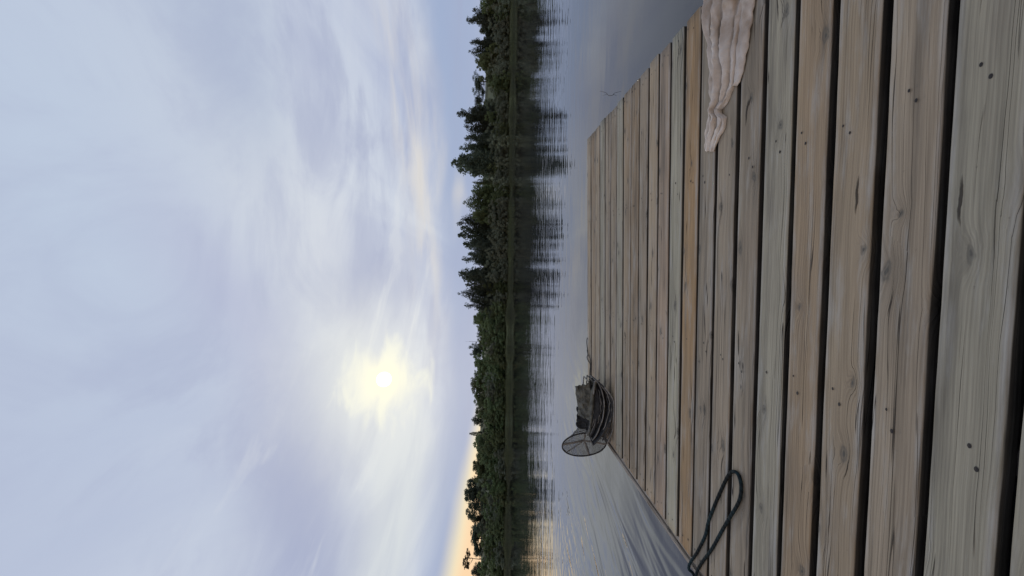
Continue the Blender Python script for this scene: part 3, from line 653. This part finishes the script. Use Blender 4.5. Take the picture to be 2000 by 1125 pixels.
# open hoop at the mouth, leaning over the edge
hc = npx(305, 905, .03); h1 = npx(575, 900, .0) - npx(305, 905, 0); h2 = npx(300, 1050, 0) - npx(305, 905, 0); h2 = Vector((h2.x * .98, .0, h2.z))
mb = MB(); mb.tube(ring(hc, h1, h2), .0055, 8, cap=False); mb.build('mouth_hoop', hoopm, net)
mb = MB(); dep = Vector((.05, .05, 0))
mb.grid(lambda u, v: hc + (h1 * math.cos(6.2832 * u) + h2 * math.sin(6.2832 * u)) * v + dep * (1 - v) * .6 + Vector((0, 0, .006)) * mnoise.noise(Vector((u * 9, v * 4, 0))), 48, 10)
mb.att['wuv'] = ('FLOAT_VECTOR', [tuple((hc * 0 + h1.normalized() * 0) + Vector((math.cos(6.2832 * (i // 11) / 48) * (i % 11) / 10 * .19, math.sin(6.2832 * (i // 11) / 48) * (i % 11) / 10 * .16, 0))) for i in range(49 * 11)])
mb.build('mouth_netting', netm, net)
hub = hc + dep * .45
for a, wdt in ((3.30, .016), (.12, .014), (1.35, .016), (2.55, .008), (4.7, .012)):
    tip = hc + h1 * math.cos(a) + h2 * math.sin(a); sd = (tip - hub).cross(Vector((0, 1, .1))).normalized() * wdt * .5
    mb = MB(); mb.grid(lambda u, v: hub.lerp(tip, u) + sd * (2 * v - 1) + Vector((0, -.004, -.006 * math.sin(3.14 * u))), 8, 2); q = mb.build('strap', strapm, net)
    sm = q.modifiers.new('thick', 'SOLIDIFY'); sm.thickness = .002
# sleeve of netting from the mouth back into the pile
pile_c = npx(430, 470, .10)
tail = [npx(250, 730, .12), npx(420, 760, .0), npx(560, 790, .02), npx(470, 700, .2)]
mb = MB()
def sleeve(u, v):
    a = 6.2832 * u; o_ = hc + h1 * math.cos(a) + h2 * math.sin(a)
    e_ = npx(420, 720, .10) + (h1 * math.cos(a)) * .62 + Vector((h2.x * .2, h2.y * .8, h2.z)) * math.sin(a)
    p = o_.lerp(e_, v); p += Vector((0, 0, -.02)) * math.sin(3.14 * v) + Vector((1, 1, 1)) * .012 * mnoise.noise(Vector((math.cos(a) * 2, math.sin(a) * 2, v * 4)))
    p.z = max(p.z, .003 if p.x > -.24 else -.05); return p
mb.grid(sleeve, 48, 12); grid_uv(mb, 48, 12, 1.1, .22); mb.build('netting_sleeve', netd, net)
# stacked hoops of the collapsed body and the cloth sagging between them
arcs = []
for j, (top, low, end, d) in enumerate((((345, 125), (372, 470), (325, 760), .00), ((395, 110), (430, 440), (345, 780), -.03), ((430, 105), (485, 430), (360, 800), -.055), ((455, 110), (555, 430), (350, 840), -.085), ((480, 130), (592, 400), (520, 800), -.10))):
    A_, B_, E_ = npx(*top, d), npx(*low, d * 1.25 - .01), npx(*end, d)
    pts = []
    for i in range(41):
        t = i / 40; q = A_ * (1 - t) ** 2 + E_ * t ** 2 + (B_ * 2 - A_ * .5 - E_ * .5) * 2 * t * (1 - t)
        q = Vector(q); q.z = max(q.z, .006); q += Vector((0, 1, .6)) * .005 * mnoise.noise(Vector((t * 5, j * 3, 0))); pts.append(q)
    arcs.append(pts)
    back = [Vector((p.x * .96 + .01, .16 + .10 * math.sin(3.14 * i / 40), max(.01, p.z * .75 + .03))) for i, p in enumerate(pts)]
    mb = MB(); mb.tube(pts + back[::-1][1:-1] + [pts[0]], .0048, 7, cap=False); mb.build('hoop', hoopm if j % 2 else strapm, net)
for j in range(4):
    mb = MB(); a_, b_ = arcs[j], arcs[j + 1]
    def sag(u, v, a_=a_, b_=b_, j=j):
        i = min(40, int(round(u * 40))); p = a_[i].lerp(b_[i], v)
        p = p + Vector((0, .05 * math.sin(3.14 * v), -.004 * math.sin(3.14 * v))) + Vector((.3, 1, .5)) * .026 * mnoise.noise(Vector((u * 13, v * 3, j * 5))) * math.sin(3.14 * v)
        p.z = max(.003, p.z); return p
    mb.grid(sag, 40, 8); grid_uv(mb, 40, 8, .5, .05)
    mb.build('net_fold', darkm if j in (1, 2) else (clothm if j == 0 else netd), net)
mb = MB()
def bulk(u, v):                           # body of bunched netting inside the hoops
    a = math.pi * 2 * v; i = min(40, int(round(u * 40))); f = arcs[2][i]; r_ = math.sin(math.pi * min(.97, max(.03, u))) ** .5
    return Vector((f.x, f.y + .10 + .085 * r_ * math.cos(a), max(.004, f.z * .55 + .052 + .05 * r_ * math.sin(a)))) + Vector((.3, .5, 1)) * .012 * mnoise.noise(Vector((u * 8, math.cos(a) * 2, math.sin(a) * 2)))
mb.grid(bulk, 40, 20); mb.build('bunched_netting', darkm, net)
# loose threads and crumpled cords lying over the folds
for j in range(14):
    rg = random.Random(j); a_, b_ = arcs[j % 4], arcs[j % 4 + 1]; w_ = rg.random(); i0, i1 = rg.randint(0, 12), rg.randint(26, 40)
    pts = [a_[i].lerp(b_[i], w_) + Vector((0, -.004, .003)) + Vector((1, .6, 1.2)) * .010 * mnoise.noise(Vector((i * .22, j * 4.1, 0))) for i in range(i0, i1, 2)]
    for p in pts: p.z = max(.004, p.z)
    mb = MB(); mb.tube(spline(pts, 40), rg.uniform(.0018, .0036), 6); mb.build('loose_cord', (strapm, darkm, hoopm)[j % 3], net)
# grey cloth end standing up at the back
mb = MB()
def cloth(u, v):
    A_ = npx(200, 185, .03).lerp(npx(225, 340, .05), v) if v < .5 else npx(225 - 12 + 24 * (v - .5), 265 + 220 * (v - .5), .04)
    rows = [(npx(198, 188, .03), npx(262, 155, .0), npx(345, 128, -.01)), (npx(222, 330, .05), npx(280, 330, .0), npx(372, 330, -.01)), (npx(255, 470, .07), npx(300, 470, .03), npx(372, 480, -.005)), (npx(255, 570, .08), npx(300, 580, .05), npx(365, 600, .0))]
    k = min(2, int(v * 3)); t = v * 3 - k
    def col_(r_): return r_[0] * (1 - u) ** 2 + r_[1] * 2 * u * (1 - u) + r_[2] * u * u
    p = col_(rows[k]).lerp(col_(rows[k + 1]), t); return p + Vector((.3, 1, .5)) * (math.sin(3.14 * u) * .7 + .3) * (.024 * mnoise.noise(Vector((u * 3.5, v * 6, 2))) + .010 * mnoise.noise(Vector((u * 8, v * 11, 6))))
mb.grid(cloth, 24, 30); q = mb.build('cloth_panel', clothm, net); sm = q.modifiers.new('thick', 'SOLIDIFY'); sm.thickness = .004
mb = MB()
def rear(u, v):
    a, b_ = npx(250, 480 + 250 * v, .10), npx(400, 480 + 270 * v, .02); p = a.lerp(b_, u); return p + Vector((0, .03 * math.sin(3.14 * u), .012 * math.sin(3.14 * u))) + Vector((0, 1, .6)) * .014 * mnoise.noise(Vector((u * 4, v * 5, 7)))
mb.grid(rear, 16, 20); q = mb.build('cloth_panel', darkm, net); sm = q.modifiers.new('thick', 'SOLIDIFY'); sm.thickness = .004
# rolled hem with a dark opening, and the padded tube along the top
mb = MB(); rc = npx(255, 640, .0)
mb.tube(ring(rc, Vector((.022, .012, .004)), Vector((.003, 0, .036)), 30), .0075, 8, cap=False); mb.build('rolled_hem', darkm, net)
mb = MB(); mb.tube(spline([npx(425, 88, -.02), npx(395, 165, -.03), npx(368, 250, -.035), npx(362, 400, -.04), npx(350, 560, -.04), npx(340, 700, -.03), npx(325, 770, -.01)], 40), lambda t: .0095 + .0045 * math.sin(t * 5), 9); mb.build('padded_tube', clothm, net)
mb = MB(); mb.tube(spline([npx(470, 95, -.01), npx(430, 100, -.03), npx(400, 110, -.03), npx(375, 245, -.05)], 16), .006, 7); mb.build('strap', strapm, net)
# draw cord trailing along the outer board
mb = MB()
def cpt(x, y): p = dk(x, y, .006) - nb0; return p
mb.tube(spline([cpt(1152, 742), cpt(1152, 725), cpt(1153, 712), cpt(1148.5, 704), cpt(1146.5, 698), cpt(1148, 692), cpt(1147.5, 685), cpt(1146, 668), cpt(1147, 660)], 50), .0035, 6)
mb.tube(spline([cpt(1152, 742), cpt(1153.5, 718), cpt(1154, 706), cpt(1152, 699), cpt(1148, 691), cpt(1146.5, 683)], 40), .0032, 6)
mb.build('draw_cord', darkm, net)
# ------------------------------------------------------------------ twig standing in the water
r = ray(1192, 187); t = -H / r[2]; tp = C + r * t; k = t * np.linalg.norm(r) / F
e = MB()
e.tube(spline([(0, 0, -.25), (0, 0, 0), (.035, 0, .035 + .02), (.055, 0, .13)], 14), lambda t: .0035 * (1 - .6 * t), 6)
e.tube(spline([(.022, 0, .034), (.012, .01, .065), (.010, .02, .085)], 8), lambda t: .002 * (1 - .6 * t), 5)
o = e.build('twig', bm_); o.location = tuple(tp); tag(o, 'thin bare twig poking out of the water beside the dock', 'twig')
# ------------------------------------------------------------------ render settings
sc.view_settings.view_transform = 'Standard'; sc.view_settings.look = 'None'; sc.view_settings.exposure = 0; sc.view_settings.gamma = 1
